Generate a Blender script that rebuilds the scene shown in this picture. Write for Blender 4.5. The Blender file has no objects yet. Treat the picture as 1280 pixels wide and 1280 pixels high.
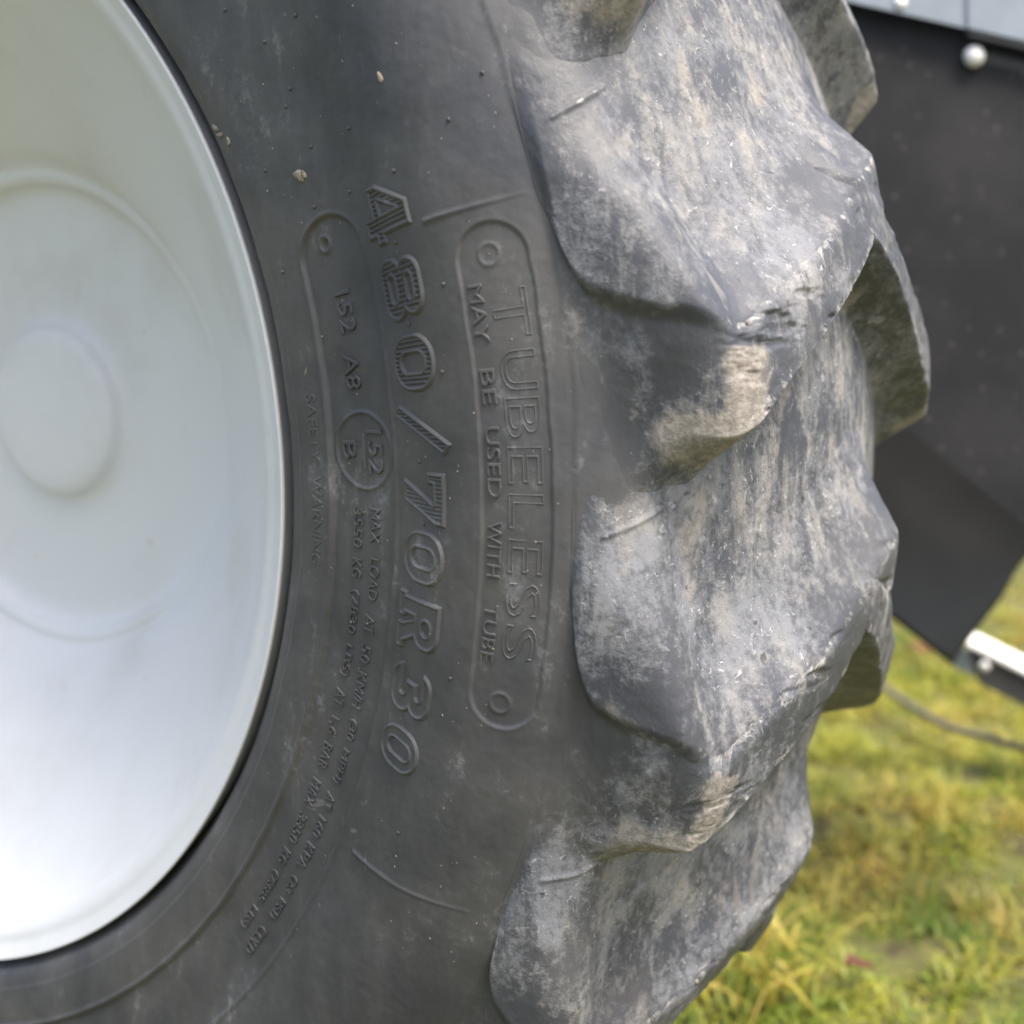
import bpy, bmesh, math, random
import numpy as np
from mathutils import Vector, Matrix

random.seed(7); rng = np.random.default_rng(11)
SC = bpy.context.scene
COL = SC.collection
AX = 0.70            # height of the axle above the ground

# ------------------------------------------------------------------ camera
cam_d = bpy.data.cameras.new('camera'); cam = bpy.data.objects.new('camera', cam_d); COL.objects.link(cam)
Fv = Vector((-0.39778, 0.90284, -0.16327)); Rv = Vector((0.91512, 0.40319, 0.0)); Uv = Vector((-0.06583, 0.14941, 0.98658))
M = Matrix.Identity(4)
for i in range(3):
    M[i][0], M[i][1], M[i][2] = Rv[i], Uv[i], -Fv[i]
M[0][3], M[1][3], M[2][3] = 0.951, -0.591, 0.093 + AX
cam.matrix_world = M
cam_d.sensor_width = 36.0; cam_d.lens = 36.0 * 1600 / 1280
cam_d.shift_x = -(900 - 640) / 1280
cam_d.clip_start = 0.02; cam_d.clip_end = 2000
cam_d.dof.use_dof = True; cam_d.dof.focus_distance = 0.72; cam_d.dof.aperture_fstop = 4.2; cam_d.dof.aperture_blades = 7
SC.camera = cam

# ------------------------------------------------------------------ light
SUN_AZ, SUN_EL = math.radians(98), math.radians(62)      # azimuth from +Y towards +X
sd = Vector((math.sin(SUN_AZ) * math.cos(SUN_EL), math.cos(SUN_AZ) * math.cos(SUN_EL), math.sin(SUN_EL)))
w = bpy.data.worlds.new('World'); SC.world = w; w.use_nodes = True
nt = w.node_tree; bg = nt.nodes['Background']
sky = nt.nodes.new('ShaderNodeTexSky'); sky.sky_type = 'NISHITA'; sky.sun_disc = False
sky.sun_elevation = SUN_EL; sky.sun_rotation = SUN_AZ; sky.air_density = 1.0; sky.dust_density = 5.0; sky.ozone_density = 0.4
nt.links.new(sky.outputs[0], bg.inputs[0]); bg.inputs[1].default_value = 0.105
sun_d = bpy.data.lights.new('sun', 'SUN'); sun = bpy.data.objects.new('sun', sun_d); COL.objects.link(sun)
sun_d.energy = 1.5; sun_d.angle = math.radians(20); sun_d.color = (1.0, 0.95, 0.87)
sun.rotation_euler = (-sd).to_track_quat('-Z', 'Y').to_euler(); sun.location = (0, 0, 6)
SC.view_settings.view_transform = 'Standard'; SC.view_settings.look = 'None'
SC.view_settings.gamma = 1.0; SC.view_settings.use_curve_mapping = False
SC.view_settings.exposure = 1.82

# ------------------------------------------------------------------ helpers
def crom(pts, n=24):
    pts = np.array(pts, float); ext = np.vstack([2 * pts[0] - pts[1], pts, 2 * pts[-1] - pts[-2]]); out = []
    t = (np.arange(n) / n)[:, None]
    for i in range(1, len(ext) - 2):
        a, b, c, d = ext[i - 1:i + 3]
        out.append(.5 * (2 * b + (c - a) * t + (2 * a - 5 * b + 4 * c - d) * t ** 2 + (3 * b - a - 3 * c + d) * t ** 3))
    return np.vstack(out + [pts[-1:]])

def sstep(a, b, x):
    t = np.clip((x - a) / (b - a), 0, 1); return t * t * (3 - 2 * t)

def _h(ix, iy, iz, seed):
    v = (ix.astype(np.int64) * 374761393 + iy.astype(np.int64) * 668265263 + iz.astype(np.int64) * 2147483647 + seed * 1274126177) & 0xffffffff
    v = ((v ^ (v >> 13)) * 1103515245 + 12345) & 0xffffffff
    v = ((v ^ (v >> 16)) * 2246822519) & 0xffffffff
    return ((v ^ (v >> 15)) & 0xffffff) / float(0xffffff)

def vnoise(P, scale, seed=0):
    p = np.asarray(P) * scale; i = np.floor(p).astype(np.int64); f = p - i; f = f * f * f * (f * (f * 6 - 15) + 10)
    r = 0
    for dx in (0, 1):
        for dy in (0, 1):
            for dz in (0, 1):
                wgt = (f[..., 0] if dx else 1 - f[..., 0]) * (f[..., 1] if dy else 1 - f[..., 1]) * (f[..., 2] if dz else 1 - f[..., 2])
                r = r + wgt * _h(i[..., 0] + dx, i[..., 1] + dy, i[..., 2] + dz, seed)
    return r * 2 - 1

def fbm(P, scale, octv=4, seed=0, gain=.5):
    r = 0; a = 1; s = 0
    for k in range(octv):
        r = r + a * vnoise(P, scale * 2 ** k, seed + k * 17); s += a; a *= gain
    return r / s

def grid_mesh(name, P, keep=None, wrap=False, attrs=None, flip=False):
    """P (n, m, 3) grid -> mesh; keep (n, m) bool marks the vertices that are used."""
    n, m = P.shape[:2]
    idx = np.arange(n * m).reshape(n, m)
    a = idx[:-1]; b = idx[1:]
    if wrap:
        q = np.stack([a, np.roll(a, -1, 1), np.roll(b, -1, 1), b], -1).reshape(-1, 4)
    else:
        q = np.stack([a[:, :-1], a[:, 1:], b[:, 1:], b[:, :-1]], -1).reshape(-1, 4)
    V = P.reshape(-1, 3)
    at = {k: np.asarray(v, np.float32).reshape(-1) for k, v in (attrs or {}).items()}
    if keep is not None:
        kf = keep.reshape(-1); q = q[kf[q].all(1)]
        used = np.zeros(len(V), bool); used[q.reshape(-1)] = True
        remap = np.cumsum(used) - 1; q = remap[q]; V = V[used]; at = {k: v[used] for k, v in at.items()}
    if flip: q = q[:, ::-1]
    me = bpy.data.meshes.new(name)
    me.vertices.add(len(V)); me.vertices.foreach_set('co', V.astype(np.float32).reshape(-1))
    me.loops.add(len(q) * 4); me.loops.foreach_set('vertex_index', q.astype(np.int32).reshape(-1))
    me.polygons.add(len(q)); me.polygons.foreach_set('loop_start', np.arange(0, len(q) * 4, 4, dtype=np.int32))
    me.polygons.foreach_set('use_smooth', np.ones(len(q), bool))
    me.update(calc_edges=True)
    for k, v in at.items():
        me.attributes.new(k, 'FLOAT', 'POINT').data.foreach_set('value', v)
    return me

def link(name, me, mat=None, parent=None, loc=None):
    o = bpy.data.objects.new(name, me); COL.objects.link(o)
    if mat and me is not None and not me.materials: me.materials.append(mat)
    if parent: o.parent = parent
    if loc: o.location = loc
    return o

def tag(o, label=None, cat=None, group=None, kind=None):
    for k, v in (('label', label), ('category', cat), ('group', group), ('kind', kind)):
        if v: o[k] = v
    return o

def bm_obj(name, bm, mat, parent=None, loc=None, smooth=False, bevel=0.0):
    if bevel:
        bmesh.ops.bevel(bm, geom=list(bm.edges), offset=bevel, segments=2, affect='EDGES', profile=.6)
    me = bpy.data.meshes.new(name); bmesh.ops.recalc_face_normals(bm, faces=bm.faces); bm.to_mesh(me); bm.free()
    if smooth:
        for p in me.polygons: p.use_smooth = True
    return link(name, me, mat, parent, loc)

# ------------------------------------------------------------------ materials
class NT:
    def __init__(s, name):
        s.m = bpy.data.materials.new(name); s.m.use_nodes = True; s.t = s.m.node_tree
        s.bsdf = s.t.nodes['Principled BSDF']; s.co = s.t.nodes.new('ShaderNodeTexCoord').outputs['Object']
    def n(s, typ, **kw):
        nd = s.t.nodes.new(typ)
        for k, v in kw.items(): setattr(nd, k, v)
        return nd
    def l(s, a, b): s.t.links.new(a, b)
    def put(s, sock, v):
        if hasattr(v, 'is_linked') or hasattr(v, 'links'): s.l(v, sock)
        else: sock.default_value = v
    def noise(s, scale, detail=6, rough=.6, dist=0, vec=None):
        nd = s.n('ShaderNodeTexNoise'); s.l(vec or s.co, nd.inputs['Vector'])
        nd.inputs['Scale'].default_value = scale; nd.inputs['Detail'].default_value = detail
        nd.inputs['Roughness'].default_value = rough; nd.inputs['Distortion'].default_value = dist
        return nd.outputs['Fac']
    def math(s, op, a, b=0.0, c=None):
        nd = s.n('ShaderNodeMath', operation=op); s.put(nd.inputs[0], a); s.put(nd.inputs[1], b)
        if c is not None: s.put(nd.inputs[2], c)
        return nd.outputs[0]
    def step(s, a, b, x, lo=0.0, hi=1.0):
        nd = s.n('ShaderNodeMapRange', interpolation_type='SMOOTHSTEP')
        s.put(nd.inputs[0], x); s.put(nd.inputs[1], a); s.put(nd.inputs[2], b); s.put(nd.inputs[3], lo); s.put(nd.inputs[4], hi)
        return nd.outputs[0]
    def mix(s, f, a, b):
        nd = s.n('ShaderNodeMix', data_type='RGBA'); s.put(nd.inputs[0], f)
        for i, v in ((6, a), (7, b)):
            if isinstance(v, tuple): nd.inputs[i].default_value = v if len(v) == 4 else v + (1,)
            else: s.l(v, nd.inputs[i])
        return nd.outputs[2]
    def attr(s, name):
        return s.n('ShaderNodeAttribute', attribute_name=name).outputs['Fac']
    def mapping(s, sc, vec=None):
        nd = s.n('ShaderNodeMapping'); nd.inputs['Scale'].default_value = sc; s.l(vec or s.co, nd.inputs['Vector']); return nd.outputs[0]
    def bump(s, h, dist, strength=1.0):
        nd = s.n('ShaderNodeBump'); nd.inputs['Distance'].default_value = dist; nd.inputs['Strength'].default_value = strength
        s.l(h, nd.inputs['Height']); s.l(nd.outputs[0], s.bsdf.inputs['Normal'])
    def out(s, color=None, rough=None, metal=None, spec=None):
        for k, v in (('Base Color', color), ('Roughness', rough), ('Metallic', metal), ('Specular IOR Level', spec)):
            if v is None: continue
            if isinstance(v, tuple): s.bsdf.inputs[k].default_value = v if len(v) == 4 else v + (1,)
            else: s.put(s.bsdf.inputs[k], v)
        return s.m

def make_rubber():
    g = NT('weathered_tyre_rubber')
    dust, mud, scuff = g.attr('dust'), g.attr('mud'), g.attr('scuff')
    big = g.noise(11, 5, .55, .6); stv = g.mapping((1.0, 1.0, .38)); mid = g.noise(46, 6, .66, .5, stv); fine = g.noise(190, 5, .72); tiny = g.noise(750, 3, .6)
    # bare rubber: dark, faded unevenly by the weather
    fade = g.step(.3, .72, g.math('ADD', g.math('MULTIPLY', big, .6), g.math('MULTIPLY', mid, .4)))
    rub = g.mix(fade, (.040, .042, .048), (.092, .091, .090))
    warm = g.step(.45, .7, g.noise(5.5, 4, .5))
    rub = g.mix(g.math('MULTIPLY', warm, .4), rub, (.105, .098, .090))
    # blue-black worn rubber on the lugs
    rub = g.mix(g.math('MULTIPLY', dust, .9), rub, (.058, .066, .086))
    # dried dust: cloudy patches broken up by finer grain
    v = g.math('ADD', g.math('MULTIPLY', g.math('SUBTRACT', big, .5), 1.5), g.math('MULTIPLY', g.math('SUBTRACT', mid, .5), 2.0))
    v = g.math('ADD', v, g.math('MULTIPLY', g.math('SUBTRACT', fine, .5), 1.5))
    v = g.math('ADD', v, dust)
    dm = g.step(.28, 1.00, v)
    dcol = g.mix(g.step(.42, .68, g.noise(24, 4, .6)), (.185, .192, .208), (.265, .258, .245))
    col = g.mix(g.math('MULTIPLY', dm, .9), rub, dcol)
    tan = g.math('MULTIPLY', g.step(.57, .66, g.noise(31, 5, .66, .5, stv)), g.step(.2, .55, dust))
    col = g.mix(g.math('MULTIPLY', tan, .35), col, (.29, .268, .238))
    # whitish flakes, with the small highlights they catch put into the colour
    fl = g.math('MAXIMUM', g.step(.585, .66, g.noise(95, 6, .75, .8)), g.step(.60, .66, g.noise(230, 4, .7, .5)))
    fl = g.math('MULTIPLY', fl, g.step(.25, .8, g.math('ADD', dust, g.math('MULTIPLY', g.math('SUBTRACT', big, .5), 1.4))))
    col = g.mix(g.math('MULTIPLY', fl, .6), col, (.46, .465, .475))
    # mud: brown-grey crust
    mm = g.step(.42, .80, g.math('ADD', mud, g.math('MULTIPLY', g.math('SUBTRACT', mid, .5), 1.6)))
    mcol = g.mix(g.step(.4, .62, fine), (.20, .183, .158), (.32, .29, .25))
    col = g.mix(g.math('MULTIPLY', mm, .85), col, mcol)
    # pale scuffs where edges are worn
    sm = g.step(.50, .78, g.math('ADD', scuff, g.math('MULTIPLY', g.math('SUBTRACT', g.noise(70, 8, .75, 1.0), .5), 1.9)))
    col = g.mix(g.math('MULTIPLY', sm, .8), col, (.38, .37, .35))
    # thin pale scratches, in two directions
    for sc, rt in (((210, 210, 5), .3), ((9, 230, 120), .9)):
        mp = g.n('ShaderNodeMapping'); mp.inputs['Scale'].default_value = sc; mp.inputs['Rotation'].default_value = (.4, rt, .2); g.l(g.co, mp.inputs['Vector'])
        sx = g.math('MULTIPLY', g.step(.69, .74, g.noise(1.0, 2, .5, .15, mp.outputs[0])), g.step(.52, .62, g.noise(13, 2, .5)))
        col = g.mix(g.math('MULTIPLY', sx, .30), col, (.26, .25, .235))
    # sparse dust grains everywhere
    vor = g.n('ShaderNodeTexVoronoi', feature='F1'); g.l(g.co, vor.inputs['Vector']); vor.inputs['Scale'].default_value = 260
    gr = g.math('MULTIPLY', g.step(.16, .06, vor.outputs['Distance']), g.step(.62, .72, g.noise(130, 2, .5)))
    col = g.mix(g.math('MULTIPLY', gr, .6), col, (.40, .37, .32))
    # dark pits
    pit = g.math('MULTIPLY', g.step(.69, .74, g.noise(46, 4, .55, .3)), g.step(.3, .6, dust))
    col = g.mix(g.math('MULTIPLY', pit, .75), col, (.045, .042, .038))
    h = g.math('ADD', g.math('MULTIPLY', fine, .55), g.math('MULTIPLY', tiny, .25))
    h = g.math('ADD', h, g.math('MULTIPLY', g.math('ADD', g.math('ADD', dm, mm), g.math('MULTIPLY', fl, 1.2)), .5))
    h = g.math('SUBTRACT', h, pit)
    amp = g.math('ADD', .26, g.math('MULTIPLY', dust, .75))
    g.bump(g.math('MULTIPLY', h, amp), .0012, .7)
    return g.out(col, g.step(0, 1, g.math('MAXIMUM', dm, mm), .52, .86), 0.0, .42)
RUB = make_rubber()

def make_plain(name, c1, c2, rough, scale=30, metal=0.0, bumpd=0.0, spec=.5):
    g = NT(name); n = g.noise(scale, 7, .65, .3)
    col = g.mix(g.step(.35, .68, n), c1, c2)
    if bumpd: g.bump(g.noise(scale * 4, 6, .6), bumpd)
    return g.out(col, rough, metal, spec)

def make_rim_paint():
    g = NT('white_silver_rim_paint')
    col = g.mix(g.step(.45, .75, g.noise(7, 5, .6)), (.64, .655, .665), (.57, .572, .56))
    spk = g.step(.70, .76, g.noise(85, 4, .6)); grime = g.step(.58, .74, g.noise(14, 7, .8, 1.5))
    col = g.mix(g.math('MULTIPLY', grime, .3), col, (.36, .31, .25)); col = g.mix(g.math('MULTIPLY', spk, .35), col, (.30, .26, .2))
    g.bump(g.noise(240, 4, .5), .0004, .3)
    return g.out(col, .5, 0.0, .4)
RIM = make_rim_paint()
def make_flap():
    g = NT('dusty_black_rubber_sheet'); n = g.noise(9, 6, .6)
    col = g.mix(g.step(.35, .68, n), (.010, .0105, .012), (.020, .020, .0215))
    vor = g.n('ShaderNodeTexVoronoi', feature='F1'); g.l(g.co, vor.inputs['Vector']); vor.inputs['Scale'].default_value = 62
    sp = g.math('MULTIPLY', g.step(.22, .05, vor.outputs['Distance']), g.step(.44, .56, g.noise(40, 3, .5)))
    col = g.mix(g.math('MULTIPLY', sp, .6), col, (.11, .103, .092)); g.bump(g.noise(150, 5, .6), .0008, .6)
    return g.out(col, .65, 0.0, .22)
FLAP = make_flap()
SHEET = make_plain('smooth_black_plastic', (.015, .016, .018), (.021, .022, .024), .45, 12)
PANEL = make_plain('blue_grey_sheet_metal', (.27, .31, .35), (.23, .26, .30), .45, 14)
STEEL = make_plain('zinc_plated_steel', (.72, .72, .70), (.60, .60, .58), .5, 60, metal=.35)
WPAINT = make_plain('white_painted_steel', (.72, .72, .70), (.62, .61, .58), .4, 25)
BPAINT = make_plain('black_painted_steel', (.02, .02, .022), (.035, .033, .032), .5, 40)
HOSE = make_plain('grey_brown_hose', (.10, .09, .08), (.16, .14, .11), .7, 60)
LEAF = make_plain('dead_leaf_brown', (.085, .022, .012), (.13, .04, .018), .7, 120)
MUDM = make_plain('dry_mud_tan', (.17, .155, .13), (.34, .29, .22), .9, 300, bumpd=.0008)

# ------------------------------------------------------------------ ground
def make_ground_mat():
    g = NT('mossy_turf_soil')
    a = g.noise(3.2, 8, .7); b = g.noise(16, 8, .7)
    col = g.mix(g.step(.35, .65, a), (.10, .12, .02), (.15, .13, .035))
    col = g.mix(g.step(.45, .68, b), col, (.05, .032, .016))
    g.bump(b, .03, .8)
    return g.out(col, .9)
gx = np.concatenate([-np.geomspace(300, 3.2, 14), np.linspace(-3, 3, 101), np.geomspace(3.2, 300, 14)])
gy = np.concatenate([-np.geomspace(300, 2.2, 14), np.linspace(-2, 7, 151), np.geomspace(7.3, 300, 14)])
X, Y = np.meshgrid(gx, gy)
Z = .022 * vnoise(np.stack([X, Y, X * 0], -1), 3.1, 5) + .012 * vnoise(np.stack([X, Y, X * 0], -1), 11, 6)
def ground_z(x, y):
    p = np.stack([np.atleast_1d(x), np.atleast_1d(y), np.zeros_like(np.atleast_1d(x))], -1)
    return .022 * vnoise(p, 3.1, 5) + .012 * vnoise(p, 11, 6)
ground = link('ground', grid_mesh('ground', np.stack([X, Y, Z], -1)), make_ground_mat())
tag(ground, 'mossy turf ground with bare brown patches behind the tyre', None, None, 'structure')

# ------------------------------------------------------------------ tyre carcass
NL = 18; PITCH = 2 * math.pi / NL
YC = 0.20            # middle plane of the tyre
half = crom([(.385, .040), (.398, .022), (.4070, .0065), (.4145, -.0030), (.43, -.0085), (.451, -.012), (.48, -.016), (.502, -.020), (.54, -.031), (.57, -.034),
             (.604, -.0265), (.628, -.0135), (.642, .0), (.652, .017), (.660, .034), (.669, .06), (.681, .11), (.688, .16), (.69, .20)], 30)
def resample(c, step):
    d = np.concatenate([[0], np.cumsum(np.hypot(*np.diff(c, axis=0).T))]); n = max(2, int(d[-1] / step))
    t = np.linspace(0, d[-1], n + 1); return np.stack([np.interp(t, d, c[:, 0]), np.interp(t, d, c[:, 1])], -1)
k = np.argmin(np.abs(half[:, 0] - .662))
fineP = resample(half[:k + 1], .00085); restP = resample(half[k:], .004)[1:]
mir = np.stack([half[:, 0], 2 * YC - half[:, 1]], -1)[::-1]
PROF = np.vstack([fineP, restP, resample(mir, .009)[1:]])
def prof_normal(c):
    t = np.gradient(c, axis=0); t /= np.hypot(t[:, 0], t[:, 1])[:, None]; return np.stack([t[:, 1] * -1 * -1, -t[:, 0]], -1)
PN = prof_normal(PROF)                                   # points away from the carcass (towards -y on the outer side)
thf = np.concatenate([np.arange(-1.55, -.80, .0030), np.arange(-.80, .62, .0016)]); thc = np.linspace(.62, 2 * math.pi - 1.55, 230)[0:-1]
TH = np.concatenate([thf, thc])

def stadium(r, th, r0, hr, t0, t1):
    """signed distance (m) to a rounded slot lying along the arc of radius r0 from angle t0 down to t1"""
    u = np.clip(th, t1 + hr / r0, t0 - hr / r0)
    return np.hypot((th - u) * r0, r - r0) - hr

RIDGES = [(.242, .555, .242, .611, .0011), (-.458, .518, -.428, .600, .0012)]
NUBS = [(.57, .469), (.494, .514), (.503, .484), (.44, .487), (.427, .479), (.361, .519), (.371, .486), (.38, .446), (.298, .543), (.304, .504),
        (.309, .474), (.234, .531), (.253, .435), (.153, .528), (.013, .525), (-.052, .527), (.182, .559), (.102, .549), (.346, .607), (.319, .584), (-.39, .545), (-.2, .556)]
def sidewall_relief(r, th):
    """height in metres added to the outer sidewall skin"""
    P3 = np.stack([r * np.cos(th), r * 0, r * np.sin(th)], -1)
    wob = .0012 * fbm(P3, 60, 3, 3)
    h = .0009 * fbm(P3, 22, 3, 9) + .00010 * fbm(P3, 220, 2, 4)
    # channel between the two mould rings, with its rounded start
    d = stadium(r + wob * .6, th, .4768, .0248, .293, -3.0); h = h - .0019 * sstep(.0011, -.0011, d)
    h = h + .0004 * np.exp(-((d - .0016) / .0012) ** 2) + .0009 * np.exp(-((r - .5045) / .0014) ** 2) * sstep(.22, .05, th) + .0008 * np.exp(-((r - .4495) / .0013) ** 2) * sstep(.22, .05, th)
    # plate that carries the tubeless marking
    d = stadium(r + wob * .5, th, .588, .0187, .226, -.232); h = h - .0010 * sstep(.0008, -.0008, d)
    h = h + .00015 * np.exp(-((d - .0012) / .0010) ** 2)
    # bead ring close to the rim
    h = h + .0006 * np.exp(-((r - .424) / .0012) ** 2) - .0006 * sstep(.4265, .4235, r)
    # step where the shoulder starts
    h = h + .0007 * sstep(.6160, .6195, r + .0025 * fbm(P3, 18, 2, 31))
    # two radial mould ridges
    for t0, r0, t1, r1, hh in RIDGES:
        f = np.clip((r - r0) / (r1 - r0), 0, 1); tt = t0 + (t1 - t0) * f
        du = (th - tt) * r; dr = np.maximum(np.maximum(r0 - r, r - r1), 0)
        h = h + hh * (1 - .8 * f) * np.exp(-(du / (.0013 - .0005 * f)) ** 2 - (dr / .0012) ** 2)
    # rings round load index and the mould plugs
    for tc, rc, rad, hh, wd in ((.019, .4768, .0218, .0012, .0010), (.265, .472, .0042, .0012, .0011), (.199, .587, .0055, .0006, .0009), (-.209, .587, .0055, .0007, .0009)):
        d = np.hypot((th - tc) * rc, r - rc) - rad; h = h + hh * np.exp(-(d / wd) ** 2)
    h = h - .0012 * np.exp(-(np.hypot((th - .265) * .472, r - .472) / .0022) ** 2)
    return h
Rr = PROF[:, 0][:, None] + 0 * TH[None]; Yy = PROF[:, 1][:, None] + 0 * TH[None]; TT = TH[None] + 0 * PROF[:, :1]
hh = np.zeros_like(Rr); nfine = len(fineP); nf = len(thf)
hh[:nfine, :nf] = sidewall_relief(Rr[:nfine, :nf], TT[:nfine, :nf])
hh[:nfine, :] *= sstep(.406, .414, Rr[:nfine, :])
edge = sstep(-1.55, -1.48, TH) * sstep(.62, .56, TH); hh *= edge[None]
ra = Rr + hh * PN[:, 0][:, None]; ya = Yy + hh * PN[:, 1][:, None]
P = np.stack([ra * np.cos(TT), ya, ra * np.sin(TT)], -1)
big = fbm(P[:, :, :], 14, 3, 40)
P[nfine:nfine + len(restP)] += 0
def base_dust(r, n): return .02 + .52 * sstep(.622, .662, r + .012 * n) + .08 * sstep(.57, .62, r)
def base_mud(r, n): return .40 * sstep(.628, .655, r + .008 * n)
dust = base_dust(Rr, big) + .16 * sstep(.05, .6, fbm(P, 30, 3, 61)); mud = base_mud(Rr, big)
scuff = 0 * Rr + .05
wheel = link('tractor_wheel', None); wheel.location = (0, YC, 0); wheel.empty_display_size = .2
tag(wheel, 'big black tractor tyre with worn chevron lugs on a white steel rim', 'wheel')
tyre = link('tyre', grid_mesh('tyre', P, wrap=True, attrs=dict(dust=dust, mud=mud, scuff=scuff)), RUB, wheel, (0, -YC, AX))

def on_sidewall(th, r, h):
    """points on the smooth outer sidewall, lifted h metres along its normal"""
    s = np.searchsorted(PROF[20:nfine, 0], r) + 20; s = np.clip(s, 21, nfine - 2)
    f = (r - PROF[s - 1, 0]) / (PROF[s, 0] - PROF[s - 1, 0])
    y = PROF[s - 1, 1] + f * (PROF[s, 1] - PROF[s - 1, 1]); n = PN[s - 1] + f[..., None] * (PN[s] - PN[s - 1])
    h = h + .0009 * fbm(np.stack([r * np.cos(th), r * 0, r * np.sin(th)], -1), 22, 3, 9)
    rr = r + h * n[..., 0]; yy = y + h * n[..., 1]
    return np.stack([rr * np.cos(th), yy, rr * np.sin(th)], -1)

# ------------------------------------------------------------------ tread lugs
EC = [(.6155, -.0243), (.63, -.0215), (.66, -.0155), (.685, -.0035), (.70, .017), (.708, .05), (.718, .11), (.726, .20), (.7215, .265)]
CC = [(.615, -.0218), (.628, -.0135), (.642, .0), (.652, .017), (.660, .034), (.669, .06), (.681, .11), (.69, .20), (.6855, .265)]
LOW = [-.020, -.015, -.006, .0, .0, .030, .078, .160, .205]
HIG = [.228, .215, .180, .132, .083, .105, .140, .210, .245]
WLO = [.04, .055, .055, .05, .042, .036, .034, .032, .03]
WHI = [.12, .13, .145, .16, .165, .150, .13, .11, .08]
JED = [.215, .130, .103, .094, .086, .08, .08, .08, .08]      # lower edge of the raised pad
DEP = [1.0, .85, .32, .12, .05, .0, .0, .0, .0]
ES = [(.6155, -.0235), (.63, -.0165), (.651, -.003), (.668, .013), (.680, .035), (.692, .066), (.708, .12), (.722, .20), (.7185, .265)]
def lug_mesh(name, th0, ns, nq, seed, mirror=False, wear=1.0):
    u = np.linspace(0, 8, ns)
    ks = np.arange(9)
    Ef = crom(EC, 40); Cf = crom(CC, 40); uf = np.linspace(0, 8, len(Ef))
    E = np.stack([np.interp(u, uf, Ef[:, i]) for i in (0, 1)], -1); Cc = np.stack([np.interp(u, uf, Cf[:, i]) for i in (0, 1)], -1)
    tabs = [np.interp(u, uf, crom(np.stack([ks, t], -1), 40)[:, 1]) for t in (LOW, HIG, WLO, WHI, JED, DEP)]
    a, b, c = nq
    q = np.concatenate([np.linspace(-1, 0, a)[:-1], np.linspace(0, 1, b + (b if ns > 300 else 0))[:-1], 1 + np.linspace(0, 1, c)])
    U, Q = np.meshgrid(u, q, indexing='ij')
    low, hig, wlo, whi, jed, dep = [t[:, None] + 0 * Q for t in tabs]
    # uneven, chewed edges
    s3 = np.stack([U * .05, Q * 0 + seed * 3.1, U * 0], -1)
    low = low + wear * .0045 * fbm(s3, 22, 4, 2); hig = hig + wear * .004 * fbm(s3 + 9, 18, 3, 5)
    th = np.where(Q < 0, low + Q * wlo, np.where(Q < 1, low + Q * (hig - low), hig + (Q - 1) * whi))
    x1 = np.clip(-Q, 0, 1); x2 = np.clip(Q - 1, 0, 1)
    soft = sstep(3.6, 2.2, U)                                    # on the sidewall the lower flank is a gentle hollow
    aL = 1.3 + .6 * soft; bL = 1.7 + .4 * soft
    softU = sstep(5.4, 3.4, U); aU = 1.22 + .75 * softU; bU = 2.0 + .25 * softU
    m = np.where(Q < 0, (1 - x1 ** aL) ** bL, np.where(Q < 1, 1.0, (1 - x2 ** aU) ** bU))
    end = sstep(0, .75, U) * (1 - np.clip((U - 7.25) / .75, 0, 1) ** 1.6) ** 1.6
    jw = .006 * fbm(s3 + 4, 16, 3, 6); below = sstep(jed + jw + .006, jed + jw - .010, th)
    tap = np.interp(U, ks, [1.0, 1.0, .80, .36, .06, 0, 0, 0, 0]) * sstep(jed + jw, low - .01, th)
    m = m * end * (1 - np.clip(dep, 0, 1) * below) * (1 - np.clip(tap, 0, 1))
    Sf = crom(ES, 40); Es = np.stack([np.interp(u, uf, Sf[:, i]) for i in (0, 1)], -1); rnd = sstep(.75, 1.55, Q)
    E3 = E[:, None, :] + (Es - E)[:, None, :] * rnd[..., None]
    r = Cc[:, None, 0] + (E3[..., 0] - Cc[:, None, 0]) * m; y = Cc[:, None, 1] + (E3[..., 1] - Cc[:, None, 1]) * m
    ang = th0 + th
    P = np.stack([r * np.cos(ang), y, r * np.sin(ang)], -1)
    # direction from carcass to tread face, for dents and for sinking the rim of the patch
    dv = (E - Cc); dv = dv / np.maximum(np.hypot(dv[:, 0], dv[:, 1]), 1e-6)[:, None]
    D = np.stack([dv[:, None, 0] * np.cos(ang), dv[:, None, 1] + 0 * ang, dv[:, None, 0] * np.sin(ang)], -1)
    S = P + seed * 1.7
    top = ((Q >= 0) & (Q <= 1)).astype(float) * sstep(3.2, 4.2, U)
    edge = np.exp(-(Q / .16) ** 2) + np.exp(-((Q - 1) / .16) ** 2)
    n1 = fbm(S, 26, 4, 7); n2 = fbm(S, 90, 4, 8); n3 = fbm(S, 240, 3, 12)
    dent = .0020 * fbm(S, 15, 2, 7) + .0006 * n2 * (.35 + 1.2 * edge * sstep(3.2, 4.2, U)) + .00022 * n3
    SS = np.stack([S[..., 0] * .6, S[..., 1] * .5, S[..., 2] * 1.6], -1)
    chip = -.0022 * sstep(.10, .75, fbm(SS, 60, 5, 27)) * edge * sstep(3.0, 4.2, U) * wear - .0022 * sstep(.1, .6, fbm(SS, 48, 4, 21)) * top
    seam = np.exp(-((th - (.258 + .012 * (U - 1))) / .0022) ** 2) * sstep(.9, 1.2, U) * sstep(3.6, 2.6, U)
    h = (dent + chip) * sstep(.02, .25, m) + .0013 * seam
    h = h - .0008 * sstep(.03, .0, m)
    P = P + D * h[..., None]
    rc = Cc[:, None, 0] + 0 * Q; on = sstep(.05, .55, m); nb = fbm(P, 14, 3, 40)
    low_side = below * sstep(5.2, 4.2, U)
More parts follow.
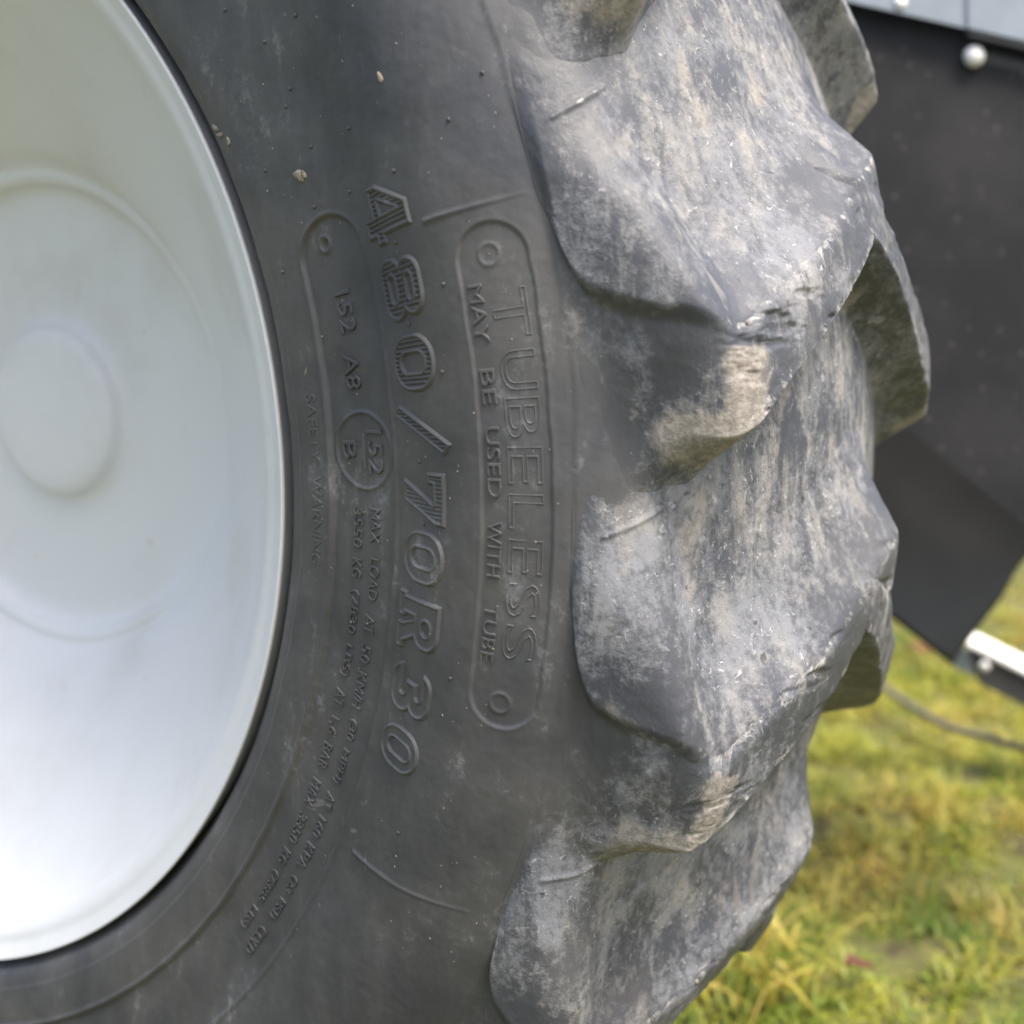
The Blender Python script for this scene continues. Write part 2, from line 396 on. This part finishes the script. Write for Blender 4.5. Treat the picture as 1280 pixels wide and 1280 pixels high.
    dust = (.50 + .20 * n1 + .34 * fbm(S, 9, 2, 71) - .10 * top + .12 * sstep(1.2, 1.7, Q)) * (1 - low_side) + (.08 + .56 * sstep(.628, .656, rc + .014 * n1) + .25 * n1) * low_side
    dust = dust * on + base_dust(rc, nb) * (1 - on)
    mud = .18 + .74 * low_side * sstep(.630, .652, rc + .012 * n1) * sstep(.0, .014, jed + jw - .008 - th) + .16 * sstep(1.3, 1.9, Q) * sstep(3, 5, U)
    mud = mud * (1 - .85 * sstep(-.02, .3, Q) * sstep(1.7, 1.2, Q) * sstep(4.2, 3.0, U))
    mud = mud * on + base_mud(rc, nb) * (1 - on)
    scuff = .09 + .20 * edge * sstep(3.0, 4.0, U) + .24 * top + .12 * np.exp(-((th - jed) / .006) ** 2) * sstep(4.4, 3.6, U) + .5 * seam
    if mirror: P[..., 1] = 2 * YC - P[..., 1]
    return grid_mesh(name, P, attrs=dict(dust=dust, mud=mud, scuff=scuff), flip=not mirror)
TH0, TH0R = .035, .008
coarse_l = coarse_r = None; near_lugs = []
for i in range(NL):
    for side in (0, 1):
        t0 = (TH0R if side else TH0) + PITCH * i + (0 if side else {17: .009, 16: .036, 15: .020}.get(i, 0))     # the pitch of the lugs varies a little
        t0 = (t0 + math.pi) % (2 * math.pi) - math.pi
        if -1.05 < t0 < .5:
            den = (200, (18, 20, 34)) if side else (380, (44, 50, 76))
            me = lug_mesh('tread_lug', t0, den[0], den[1], 10 * side + i + 1, bool(side))
            link('tread_lug', me, RUB, tyre)
            if not side: near_lugs.append(me)
        else:
            if side == 0 and coarse_l is None: coarse_l = lug_mesh('tread_lug', 0, 90, (10, 10, 16), 40, False)
            if side == 1 and coarse_r is None: coarse_r = lug_mesh('tread_lug', 0, 90, (10, 10, 16), 50, True)
            o = link('tread_lug', coarse_r if side else coarse_l, RUB, tyre); o.rotation_euler = (0, -t0, 0)

# crumbs of dried earth caught on the worn lug edges
crumbs = bmesh.new()
for me in near_lugs:
    nv = len(me.vertices); sc_ = np.zeros(nv, np.float32); me.attributes['scuff'].data.foreach_get('value', sc_)
    co = np.zeros(nv * 3, np.float32); me.vertices.foreach_get('co', co); co = co.reshape(-1, 3)
    for kk in rng.choice(np.where(sc_ > .36)[0], 6):
        r_ = random.choice((.0006, .0008, .0010, .0016)); c_ = Vector(co[kk]); nn = me.vertices[int(kk)].normal
        a_ = random.uniform(.6, 1.8); ph = random.uniform(0, 6)
        for v in bmesh.ops.create_icosphere(crumbs, subdivisions=2, radius=r_)['verts']:
            v.co = c_ + Vector((v.co.x * (1 + .5 * math.sin(ph + v.co.y / r_ * 2)), v.co.y * (1 + .5 * math.cos(ph * 2 + v.co.z / r_ * 3)), v.co.z * a_ * (1 + .4 * math.sin(ph * 3 + v.co.x / r_ * 2)))) - nn * r_ * .3
# ------------------------------------------------------------------ raised size marking 480/70R30
def rrect(u, v, x0, x1, y0, y1, r):
    cx, cy, hx, hy = (x0 + x1) / 2, (y0 + y1) / 2, (x1 - x0) / 2 - r, (y1 - y0) / 2 - r
    dx, dy = np.abs(u - cx) - hx, np.abs(v - cy) - hy
    return np.hypot(np.maximum(dx, 0), np.maximum(dy, 0)) + np.minimum(np.maximum(dx, dy), 0) - r
def poly(u, v, pts):
    d = np.full(u.shape, 1e9); inside = np.zeros(u.shape, bool); n = len(pts)
    for i in range(n):
        (ax, ay), (bx, by) = pts[i], pts[(i + 1) % n]
        ex, ey = bx - ax, by - ay; t = np.clip(((u - ax) * ex + (v - ay) * ey) / (ex * ex + ey * ey), 0, 1)
        d = np.minimum(d, np.hypot(u - ax - t * ex, v - ay - t * ey))
        c = (ay > v) != (by > v); xi = ax + (v - ay) / np.where(by == ay, 1e-9, by - ay) * ex
        inside ^= c & (u < xi)
    return np.where(inside, -d, d)
mn, mx = np.minimum, np.maximum
def glyph(ch, u, v):      # box 28 wide, 32 high, in millimetres
    if ch == '0': return mx(rrect(u, v, 0, 28, 0, 32, 13.2), -rrect(u, v, 9, 19, 6.5, 25.5, 4.9))
    if ch == '8':
        o = mn(rrect(u, v, 0, 28, 0, 18.5, 8.8), rrect(u, v, 1.5, 26.5, 15, 32, 8.2))
        return mx(mx(o, -rrect(u, v, 8, 20, 6.5, 11.5, 2.4)), -rrect(u, v, 8.5, 19.5, 20.8, 25.4, 2.2))
    if ch == '4':
        return mx(poly(u, v, [(12, 34), (23.5, 34), (23.5, 12.5), (28, 12.5), (28, 6), (23.5, 6), (23.5, -1), (14, -1), (14, 6), (-1, 6), (-1, 13)]), -poly(u, v, [(14, 26), (14, 12.5), (6.4, 12.5)]))
    if ch == '/': return poly(u, v, [(-1, 0), (4.5, -4.5), (26, 33.5), (20.5, 38)])
    if ch == '7': return poly(u, v, [(0, 32), (28, 32), (28, 26), (17, 0), (5, 0), (17, 24), (5.5, 24), (5.5, 20), (0, 20)])
    if ch == 'R':
        o = mn(mn(poly(u, v, [(2, 0), (11.5, 0), (11.5, 32), (2, 32)]), rrect(u, v, 0, 13.5, -1, 4.5, 1)), rrect(u, v, 2, 27, 12.5, 32, 8.5))
        o = mn(o, poly(u, v, [(12, 15), (21.5, 15), (30, 0), (18.5, 0)])); o = mn(o, rrect(u, v, 17, 31, -1, 4.5, 1))
        return mx(o, -rrect(u, v, 12, 19.5, 19, 25.5, 3.1))
    if ch == '3':
        o = mn(rrect(u, v, 0, 27, 0, 18.5, 9), rrect(u, v, 1, 26, 14.5, 32, 8.5))
        return mx(mx(mx(o, -rrect(u, v, -8, 17, 7, 12, 2.4)), -rrect(u, v, -8, 16, 20.5, 25.2, 2.2)), -rrect(u, v, -8, 8.5, 9, 23.5, 1.5))
TXT = [('4', .293, .237, 1), ('8', .221, .158, 1), ('0', .142, .086, 1), ('/', .069, .024, 1), ('7', .002, -.050, .4), ('0', -.060, -.115, 0), ('R', -.129, -.187, 0), ('3', -.209, -.265, 0), ('0', -.281, -.329, 0)]
for ch, t0, t1, hatch in TXT:
    wbox = 28.0 if ch != '/' else 25.0
    us = np.arange(-4, 34, .32); vs = np.arange(-8, 42, .36)
    U, V = np.meshgrid(us, vs, indexing='ij')
    sdist = glyph(ch, U, V) - .7
    body = sstep(.9, -.7, sdist); ridge = np.exp(-((sdist + 1.5) / .85) ** 2)
    h = -.5 + 1.15 * body + .95 * ridge
    if hatch: h = h + .55 * hatch * sstep(-2.2, -3.0, sdist) * np.sin(U * 2 * math.pi / 2.35)
    th = t0 - U / wbox * (t0 - t1); r = .512 + V * .001
    Pg = on_sidewall(th, r, h * .001)
    z = 0 * U
    me = grid_mesh('raised_numeral', Pg, keep=sdist < 1.3, attrs=dict(dust=z + .03 + .22 * ridge * 0, mud=z, scuff=z + .06 + .10 * ridge), flip=True)
    o = link('raised_character', me, RUB, tyre); o['label'] = 'raised character %s of the tyre size marking' % ('slash' if ch == '/' else ch)

# ------------------------------------------------------------------ small raised lettering
def lettering(text, t0, t1, r0, height, lift=-.0003, relief=.0008, outline=False, thick=.0):
    cu = bpy.data.curves.new('txt', 'FONT'); cu.body = text; cu.size = 1.0; cu.resolution_u = 4
    if outline:
        cu.fill_mode = 'NONE'; cu.bevel_depth = .014; cu.bevel_resolution = 2
    else:
        cu.extrude = .03; cu.bevel_depth = .03; cu.bevel_resolution = 1; cu.offset = thick - .02
    tmp = bpy.data.objects.new('txt', cu); COL.objects.link(tmp)
    dg = bpy.context.evaluated_depsgraph_get(); me = bpy.data.meshes.new_from_object(tmp.evaluated_get(dg))
    bpy.data.objects.remove(tmp); bpy.data.curves.remove(cu)
    n = len(me.vertices); co = np.zeros(n * 3, np.float32); me.vertices.foreach_get('co', co); co = co.reshape(-1, 3).astype(float)
    lo, hi = co.min(0), co.max(0)
    th = t0 - (co[:, 0] - lo[0]) / (hi[0] - lo[0]) * (t0 - t1)
    r = r0 + (co[:, 1] - lo[1]) / max(hi[1] - lo[1], 1e-6) * height
    zz = (co[:, 2] - lo[2]) / max(hi[2] - lo[2], 1e-6)
    Pq = on_sidewall(th, r, lift + (zz - .35) * relief * 1.5)
    me.vertices.foreach_set('co', Pq.astype(np.float32).reshape(-1)); me.update()
    me.polygons.foreach_set('use_smooth', np.zeros(len(me.polygons), bool))
    for k, v in (('dust', .05), ('mud', .0), ('scuff', .10)):
        me.attributes.new(k, 'FLOAT', 'POINT').data.foreach_set('value', np.full(n, v, np.float32))
    me.materials.clear()
    return link('raised_lettering', me, RUB, tyre)
CH = -.0018
lettering('152', .207, .158, .4705, .0115, CH, .0012); lettering('A8', .134, .092, .468, .0115, CH, .0012)
lettering('152', .044, -.008, .4805, .0115, CH, .0012); lettering('B', .031, .007, .4605, .0105, CH, .0012)
for wd, a, b in (('MAX', -.048, -.090), ('LOAD', -.108, -.160), ('AT', -.178, -.202), ('50', -.217, -.240), ('KM/H', -.252, -.300), ('(30', -.316, -.345), ('MPH)', -.358, -.408), ('AT', -.425, -.447), ('160', -.462, -.493), ('KPA', -.506, -.546), ('(23', -.562, -.590), ('PSI)', -.604, -.640), ('COLD', -.664, -.716)):
    lettering(wd, a, b, .4815, .0072, CH, .0010)
for wd, a, b in (('3550', -.051, -.101), ('KG', -.114, -.139), ('(7830', -.154, -.212), ('LBS)', -.226, -.270), ('AT', -.288, -.312), ('1,6', -.328, -.354), ('BAR', -.368, -.406), ('MAX', -.424, -.464), ('3350', -.480, -.528), ('KG', -.542, -.566), ('(7385', -.582, -.640), ('LBS)', -.654, -.698)):
    lettering(wd, a, b, .4675, .0072, CH, .0010)
for wd, a, b in (('SAFETY', .090, .000), ('WARNING', -.018, -.140)):
    lettering(wd, a, b, .4345, .0080, 0, .0005)
PL = -.0010
for ch, a, b in (('T', .168, .126), ('U', .115, .080), ('B', .074, .038), ('E', .031, -.003), ('L', -.011, -.043), ('E', -.052, -.084), ('S', -.092, -.124), ('S', -.131, -.165)):
    lettering(ch, a, b, .5840, .0185, PL - .00018, .00065, outline=True)
for wd, a, b in (('MAY', .176, .124), ('BE', .101, .069), ('USED', .049, -.016), ('WITH', -.037, -.090), ('TUBE', -.116, -.172)):
    lettering(wd, a, b, .5725, .0078, PL, .0010)
# dividing bar inside the load index ring
us = np.linspace(.040, -.002, 90); vs = np.linspace(-.0016, .0016, 15)
U, V = np.meshgrid(us, vs, indexing='ij')
link('divider_bar', grid_mesh('divider_bar', on_sidewall(U, .4768 + V, CH - .0003 + .0013 * np.exp(-(V / .0007) ** 2)), attrs=dict(dust=0 * U, mud=0 * U, scuff=0 * U + .1), flip=True), RUB, tyre)

# vent nubs left by the mould, and clods of dried mud
def blobs(name, spots, mat, parent, hk, seed):
    bm = bmesh.new()
    for i, (t, r, s, el) in enumerate(spots):
        c = on_sidewall(np.array([t]), np.array([r]), np.array([hk * s]))[0]
        res = bmesh.ops.create_icosphere(bm, subdivisions=2, radius=1.0)
        ca = Vector((math.cos(t), 0, math.sin(t))); cb = Vector((-math.sin(t), 0, math.cos(t))); a = random.uniform(0, 3.1)
        e1 = ca * math.cos(a) + cb * math.sin(a); e2 = cb * math.cos(a) - ca * math.sin(a)
        for v in res['verts']:
            j = 1 + .35 * math.sin(v.co.x * 3.1 + i) * math.cos(v.co.y * 2.3 + i * 2) if el > 1.1 else 1
            v.co = Vector(c) + e1 * v.co.x * s * el * j + e2 * v.co.y * s * j + Vector((0, -1, 0)) * v.co.z * s * (.55 if mat is RUB else .35)
    o = bm_obj(name, bm, mat, parent, smooth=True); o['kind'] = 'stuff'
    if mat is RUB:
        for kx in ('dust', 'mud', 'scuff'): o.data.attributes.new(kx, 'FLOAT', 'POINT')
    return o
cr = bm_obj('mud_crumbs', crumbs, MUDM, tyre, smooth=True); cr['kind'] = 'stuff'
blobs('vent_nubs', [(t, r, .0012, 1.0) for t, r in NUBS], RUB, tyre, .3, 1)
blobs('mud_flecks', [(.381, .554, .0016, 2.0), (.35, .470, .0028, 1.4), (.348, .474, .0016, 1.5), (.475, .419, .0014, 2.4), (.462, .421, .0013, 2.4), (.445, .426, .0016, 2.0), (.12, .4375, .0007, 4.0)]
      + [(random.uniform(-.5, .5), random.uniform(.43, .61), random.uniform(.00025, .0006), 1.3) for _ in range(110)], MUDM, tyre, .1, 2)

# ------------------------------------------------------------------ rim
def lathe(name, prof, n, mat, parent, loc, t0=0):
    prof = np.array(prof); th = np.linspace(0, 2 * math.pi, n, endpoint=False)
    R, T = np.meshgrid(prof[:, 0], th, indexing='ij'); Yg = prof[:, 1][:, None] + 0 * T
    return link(name, grid_mesh(name, np.stack([R * np.cos(T), Yg, R * np.sin(T)], -1), wrap=True), mat, parent, loc)
rim = lathe('rim', crom([(.372, .05), (.392, .030), (.3975, .018), (.4010, .0075), (.4036, .0022), (.4040, .0002), (.4028, -.0008), (.398, .0018), (.393, .0045), (.386, .0070), (.379, .0122), (.372, .020), (.352, .040), (.31, .074), (.26, .112), (.218, .146), (.205, .160), (.199, .1655), (.193, .1665), (.188, .170), (.183, .178), (.17, .182), (.14, .183), (.09, .182), (.075, .178), (.068, .168), (.055, .163), (.03, .161), (.0006, .160)], 8), 400, RIM, wheel, (0, -YC, AX))
rim['label'] = 'white painted steel rim with rolled edge'
lathe('rim_barrel', crom([(.399, .032), (.385, .05), (.37, .09), (.36, .2), (.37, .31), (.385, .35), (.4065, .392), (.4035, .402), (.395, .395)], 6), 160, RIM, rim, None)
# ------------------------------------------------------------------ mudguard with rubber flap
def slab(pts, depth, nrm):
    """closed plate: polygon pts (3D) thickened by depth along nrm"""
    bm = bmesh.new(); n = Vector(nrm).normalized() * depth
    a = [bm.verts.new(Vector(p)) for p in pts]; b = [bm.verts.new(Vector(p) + n) for p in pts]
    bm.faces.new(a); bm.faces.new(b[::-1])
    for i in range(len(pts)):
        j = (i + 1) % len(pts); bm.faces.new((a[i], b[i], b[j], a[j]))
    return bm
def lerp(a, b, t): return tuple(a[i] + (b[i] - a[i]) * t for i in range(3))
NF = (-.36, .93, 0)          # the plates face back towards the road side
guard = link('mudguard', None); guard.location = (.55, .92, 0); guard.empty_display_size = .1
tag(guard, 'blue grey metal mudguard with dusty black rubber flap bolted along its edge', 'mudguard')
G = Vector((.55, .92, 0))
def gp(*pts): return [tuple(Vector(p) - G) for p in pts]
ex = Vector((.165, .065, -.040))                      # runs along the bolted edge, to the right
tl = Vector((.490, .870, 1.116)); 
flap_pts = gp(tl - ex * 1.2 + Vector((0, 0, .01)), tl + ex * 2.6 + Vector((0, 0, .01)), Vector((.69, .855, .543)) + Vector((.24, .055, -.17)), Vector((.69, .855, .543)), Vector((.62, .835, .601)), Vector((.572, .82, .641)), Vector((.36, .77, .80)))
pn = (Vector(flap_pts[1]) - Vector(flap_pts[0])).cross(Vector(flap_pts[3]) - Vector(flap_pts[0])).normalized()
flap_pts = [tuple(Vector(p) - pn * (Vector(p) - Vector(flap_pts[0])).dot(pn)) for p in flap_pts]
bm_obj('rubber_flap', slab(flap_pts, .008, NF), FLAP, guard, bevel=.0015)
up = Vector((-.02, .02, .30)); f0 = Vector((.012, -.030, 0))
bm_obj('guard_panel', slab(gp(tl + ex * .62 + f0 * .8, tl + ex * 2.6 + f0 * .8, tl + ex * 2.6 + up + f0, tl + ex * .60 + up + f0), .004, NF), PANEL, guard, bevel=.001)
bm_obj('guard_panel', slab(gp(tl - ex * 1.2 + f0 * .7, tl + ex * .64 + f0 * .7, tl + ex * .64 + up + f0 * .9, tl - ex * 1.2 + up + f0 * .9), .004, NF), PANEL, guard, bevel=.001)
bm_obj('panel_lip', slab(gp(tl + ex * .62 + f0 * .75 + Vector((0, 0, -.008)), tl + ex * 2.6 + f0 * .75 + Vector((0, 0, -.010)), tl + ex * 2.6 + f0 * .75 + Vector((0, 0, -.0005)), tl + ex * .62 + f0 * .75 + Vector((0, 0, -.0005))), .006, NF), BPAINT, guard, bevel=.001)
s0 = tl + ex * .70 + Vector((.002, -.006, -.016))
bm_obj('clamp_strip', slab(gp(s0, s0 + ex * 2, s0 + ex * 2 + Vector((0, 0, -.018)), s0 + Vector((0, 0, -.013))), .005, NF), BPAINT, guard, bevel=.001)
def bolt(loc, rad, parent):
    bm = bmesh.new()
    bmesh.ops.create_uvsphere(bm, u_segments=20, v_segments=12, radius=rad)
    for v in bm.verts: v.co.z *= .38 if v.co.z > 0 else .1
    r = bmesh.ops.create_cone(bm, cap_ends=True, segments=24, radius1=rad * 1.25, radius2=rad * 1.25, depth=.002)
    o = bm_obj('bolt', bm, STEEL, parent, smooth=True); o.location = loc
    o.rotation_euler = (-Vector(NF)).to_track_quat('Z', 'Y').to_euler(); return o
bolt(Vector((.607, .897, 1.063)) - G, .0095, guard)
bolt(Vector((.530, .862, 1.119)) - G, .006, guard)

# curved black plastic splash sheet below the flap
us = np.linspace(0, 1, 40); vs = np.linspace(0, 1, 30)
A0, A1 = np.array((.36, 1.06, .76)), np.array((.85, 1.22, .40))       # upper edge
B0, B1 = np.array((.40, 1.03, .432)), np.array((.558, 1.087, .300))    # lower edge
U, V = np.meshgrid(us, vs, indexing='ij')
right_pts = crom([A1, (.70, 1.175, .50), (.640, 1.147, .443), (.613, 1.125, .389), (.581, 1.103, .340), B1], 12)
rp = np.stack([np.interp(V, np.linspace(0, 1, len(right_pts)), right_pts[:, i]) for i in range(3)], -1)
left = A0 + (B0 - A0) * V[..., None]
Ps = left + (rp - left) * U[..., None]; Ps[..., 1] += .05 * np.sin(U * 3.0) * (1 - V) 
thick = np.stack([Ps, Ps + np.array((-.001, .004, 0))], 0)
bm = bmesh.new(); lay = []
for kk in range(2): lay.append([[bm.verts.new(thick[kk, i, j]) for j in range(30)] for i in range(40)])
for i in range(39):
    for j in range(29):
        bm.faces.new((lay[0][i][j], lay[0][i + 1][j], lay[0][i + 1][j + 1], lay[0][i][j + 1])); bm.faces.new((lay[1][i][j], lay[1][i][j + 1], lay[1][i + 1][j + 1], lay[1][i + 1][j]))
for i in range(39):
    for j in (0, 29): bm.faces.new((lay[0][i][j], lay[1][i][j], lay[1][i + 1][j], lay[0][i + 1][j]))
for j in range(29):
    for i in (0, 39): bm.faces.new((lay[0][i][j], lay[0][i][j + 1], lay[1][i][j + 1], lay[1][i][j]))
sheet = bm_obj('splash_sheet', bm, SHEET, smooth=True)
tag(sheet, 'smooth curved black plastic sheet hanging below the rubber flap', 'splash guard')

# black implement frame with a white plate on top
fr = link('implement_frame', None); fr.location = (.56, 1.46, 0); fr.empty_display_size = .1
tag(fr, 'low black steel frame with white top plate standing on the grass', 'frame')
K = Vector((.56, 1.46, 0)); b0 = Vector((.501, 1.441, .262)); bx_ = Vector((.087, .030, -.045))
def kp(*pts): return [tuple(Vector(p) - K) for p in pts]
dn = Vector((0, 0, -.024)); NB = (-.3, .95, .1)
bm_obj('top_plate', slab(kp(b0, b0 + bx_ * 5, b0 + bx_ * 5 + Vector((0, -.022, -.016)), b0 + Vector((-.002, -.022, -.016))), .006, (0, 0, -1)), WPAINT, fr, bevel=.001)
c0 = b0 + Vector((.004, -.012, -.030))
bm_obj('beam', slab(kp(c0, c0 + bx_ * 5, c0 + bx_ * 5 + Vector((0, 0, -.055)), c0 + Vector((.018, .0, -.058))), .05, NB), BPAINT, fr, bevel=.002)
bm_obj('end_plate', slab(kp(c0 + Vector((-.026, .0, -.005)), c0 + Vector((.012, .004, -.008)), c0 + Vector((.022, .004, -.052)), c0 + Vector((-.030, 0, -.034))), .008, NB), PANEL, fr, bevel=.001)
o = bolt(Vector((.535, 1.415, .208)) - K, .007, fr)
for q in (1.15, 4.2):
    l0 = c0 + bx_ * q + Vector((0, .01, -.05))
    bm_obj('leg', slab(kp(l0, l0 + Vector((.03, .008, 0)), Vector((l0.x + .03, l0.y + .008, -.02)), Vector((l0.x, l0.y, -.02))), .03, NB), BPAINT, fr, bevel=.002)

# ------------------------------------------------------------------ hose lying on the grass
def tube(name, pts, rad, mat, seg=10):
    c = crom(pts, 12); bm = bmesh.new(); rings = []
    for i, p in enumerate(c):
        t = Vector(c[min(i + 1, len(c) - 1)] - c[max(i - 1, 0)]).normalized(); a = t.cross(Vector((0, 0, 1))).normalized(); b = a.cross(t)
        rings.append([bm.verts.new(Vector(p) + a * math.cos(k * 2 * math.pi / seg) * rad + b * math.sin(k * 2 * math.pi / seg) * rad) for k in range(seg)])
    for i in range(len(rings) - 1):
        for k in range(seg): bm.faces.new((rings[i][k], rings[i][(k + 1) % seg], rings[i + 1][(k + 1) % seg], rings[i + 1][k]))
    bm.faces.new(rings[0][::-1]); bm.faces.new(rings[-1])
    return bm_obj(name, bm, mat, smooth=True)
hose = tube('hose', [(.05, 2.05, .05), (.24, 1.774, .055), (.34, 1.66, .05), (.438, 1.562, .05), (.52, 1.52, .052), (.592, 1.494, .05), (.75, 1.46, .045), (1.0, 1.5, .04)], .0065, HOSE)
tag(hose, 'thin grey brown hose trailing over the grass under the frame', 'hose')

# ------------------------------------------------------------------ grass
def make_grass_mat():
    g = NT('grass_blades')
    at = g.n('ShaderNodeAttribute', attribute_name='tint'); at2 = g.attr('dry')
    col = g.mix(at.outputs['Fac'], (.10, .175, .02), (.40, .39, .05))
    col = g.mix(at2, col, (.52, .38, .10))
    g.out(col, .45, 0.0, .4)
    tr = g.n('ShaderNodeBsdfTranslucent'); g.l(col, tr.inputs['Color'])
    ms = g.n('ShaderNodeMixShader'); ms.inputs[0].default_value = .38
    o = g.t.nodes['Material Output']; g.l(g.bsdf.outputs[0], ms.inputs[1]); g.l(tr.outputs[0], ms.inputs[2]); g.l(ms.outputs[0], o.inputs['Surface'])
    return g.m
def blades(n, xr, yr, lr, wr, flat, force=None):
    x = rng.uniform(*xr, n); y = rng.uniform(*yr, n); 
    az = rng.uniform(0, 2 * math.pi, n); L = rng.uniform(*lr, n) ; wd = rng.uniform(*wr, n)
    cl = vnoise(np.stack([x, y, 0 * x], -1), 14, 90) + .6 * vnoise(np.stack([x, y, 0 * x], -1), 31, 91); L = L * np.clip(.66 + .65 * cl, .15, 1.5)
    lean = rng.uniform(.35, flat, n); z = ground_z(x, y) - .004
    segs = 4; rows = []
    for k in range(segs):
        f = k / (segs - 1); a = lean * (.35 + .95 * f); hx = L * np.sin(a) * f; hz = L * np.cos(np.minimum(a, 1.5)) * f
        cx = x + np.cos(az) * hx; cy = y + np.sin(az) * hx; cz = z + np.maximum(hz, .006 * f)
        hw = wd * (1 - f ** 1.5) + .0002
        rows.append(np.stack([np.stack([cx - np.sin(az) * hw, cy + np.cos(az) * hw, cz], -1), np.stack([cx + np.sin(az) * hw, cy - np.cos(az) * hw, cz], -1)], 1))
    V = np.stack(rows, 1).reshape(n, segs * 2, 3)
    patch = vnoise(np.stack([x, y, 0 * x], -1), 2.3, 77); p2 = vnoise(np.stack([x, y, 0 * x], -1), 7, 78)
    p3 = vnoise(np.stack([x, y, 0 * x], -1), 19, 79)
    tint = np.clip(.55 + .35 * patch + .4 * p3 + rng.normal(0, .25, n), 0, 1); dry = np.clip(.12 + .45 * p2 + .35 * vnoise(np.stack([x, y, 0 * x], -1), 24, 80) + rng.normal(0, .25, n), 0, 1)
    if force: tint = np.clip(rng.normal(force[0], .12, n), 0, 1); dry = np.clip(rng.normal(force[1], .15, n), 0, 1)
    base = (np.arange(n) * segs * 2)[:, None, None]
    q = np.stack([[2 * k, 2 * k + 1, 2 * k + 3, 2 * k + 2] for k in range(segs - 1)])[None] + base
    return V.reshape(-1, 3), q.reshape(-1, 4), np.repeat(tint, segs * 2), np.repeat(dry, segs * 2)
def grass_obj(name, parts, mat):
    V = []; Q = []; T = []; Dn = []; off = 0
    for v, q, t, d in parts: V.append(v); Q.append(q + off); T.append(t); Dn.append(d); off += len(v)
    V = np.vstack(V); Q = np.vstack(Q); me = bpy.data.meshes.new(name)
    me.vertices.add(len(V)); me.vertices.foreach_set('co', V.astype(np.float32).reshape(-1))
    me.loops.add(len(Q) * 4); me.loops.foreach_set('vertex_index', Q.astype(np.int32).reshape(-1))
    me.polygons.add(len(Q)); me.polygons.foreach_set('loop_start', np.arange(0, len(Q) * 4, 4, dtype=np.int32)); me.polygons.foreach_set('use_smooth', np.ones(len(Q), bool)); me.update(calc_edges=True)
    me.attributes.new('tint', 'FLOAT', 'POINT').data.foreach_set('value', np.concatenate(T).astype(np.float32))
    me.attributes.new('dry', 'FLOAT', 'POINT').data.foreach_set('value', np.concatenate(Dn).astype(np.float32))
    return link(name, me, mat)
GM = make_grass_mat()
gr = grass_obj('grass', [blades(80000, (-.6, 1.6), (.45, 2.6), (.02, .065), (.0014, .0030), 1.62), blades(30000, (-2.2, 2.6), (2.6, 6.5), (.025, .07), (.0018, .004), 1.6),
                         blades(9000, (-1.8, 2.2), (-1.2, .45), (.02, .07), (.0015, .0028), 1.4)], GM)
tag(gr, 'short mossy green and yellow grass covering the ground', 'grass', None, 'stuff')
tuft = grass_obj('grass_tuft', [blades(55, (.36, .48), (.60, .80), (.07, .13), (.0028, .0055), 1.35, (1.0, .55)), blades(14, (.36, .46), (.85, 1.15), (.07, .12), (.003, .0055), 1.4, (1.0, .45))], GM)
tag(tuft, 'taller sunlit yellow grass tuft close behind the tyre', 'grass', None, 'stuff')

# ------------------------------------------------------------------ dead leaves
def leaf(x, y, s, rz, lab):
    bm = bmesh.new(); n = 9; up_ = []; dn_ = []; mid = []
    for i in range(n):
        t = i / (n - 1); wd = .42 * math.sin(math.pi * t ** .8) + .01; zc = .12 * math.sin(3 * t + rz)
        mid.append(bm.verts.new((t - .5, 0, zc))); up_.append(bm.verts.new((t - .5, wd * .5 * 1.1, zc + .12))); dn_.append(bm.verts.new((t - .5, -wd * .5, zc + .09)))
    for i in range(n - 1):
        bm.faces.new((mid[i], mid[i + 1], up_[i + 1], up_[i])); bm.faces.new((dn_[i], dn_[i + 1], mid[i + 1], mid[i]))
    r = bmesh.ops.extrude_face_region(bm, geom=list(bm.faces))
    for v in [g for g in r['geom'] if isinstance(g, bmesh.types.BMVert)]: v.co.z -= .015
    o = bm_obj('dead_leaf', bm, LEAF, smooth=True); o.location = (x, y, float(ground_z(x, y)[0]) + .035); o.scale = (s, s, s); o.rotation_euler = (.2, .25, rz)
    return tag(o, lab, 'leaf', 'dead leaves in the grass')
for a in ((.248, 2.10, .06, .4, 'reddish brown dead leaf in the grass below the black splash sheet'), (.411, 1.155, .045, 1.9, 'small reddish dead leaf in the grass between the hose and the tyre'),
          (.548, .715, .055, 1.2, 'dark red dead leaf in the grass beside the yellow tuft'), (.66, 1.36, .04, .9, 'small brown dead leaf in the grass just in front of the hose')):
    leaf(*a)
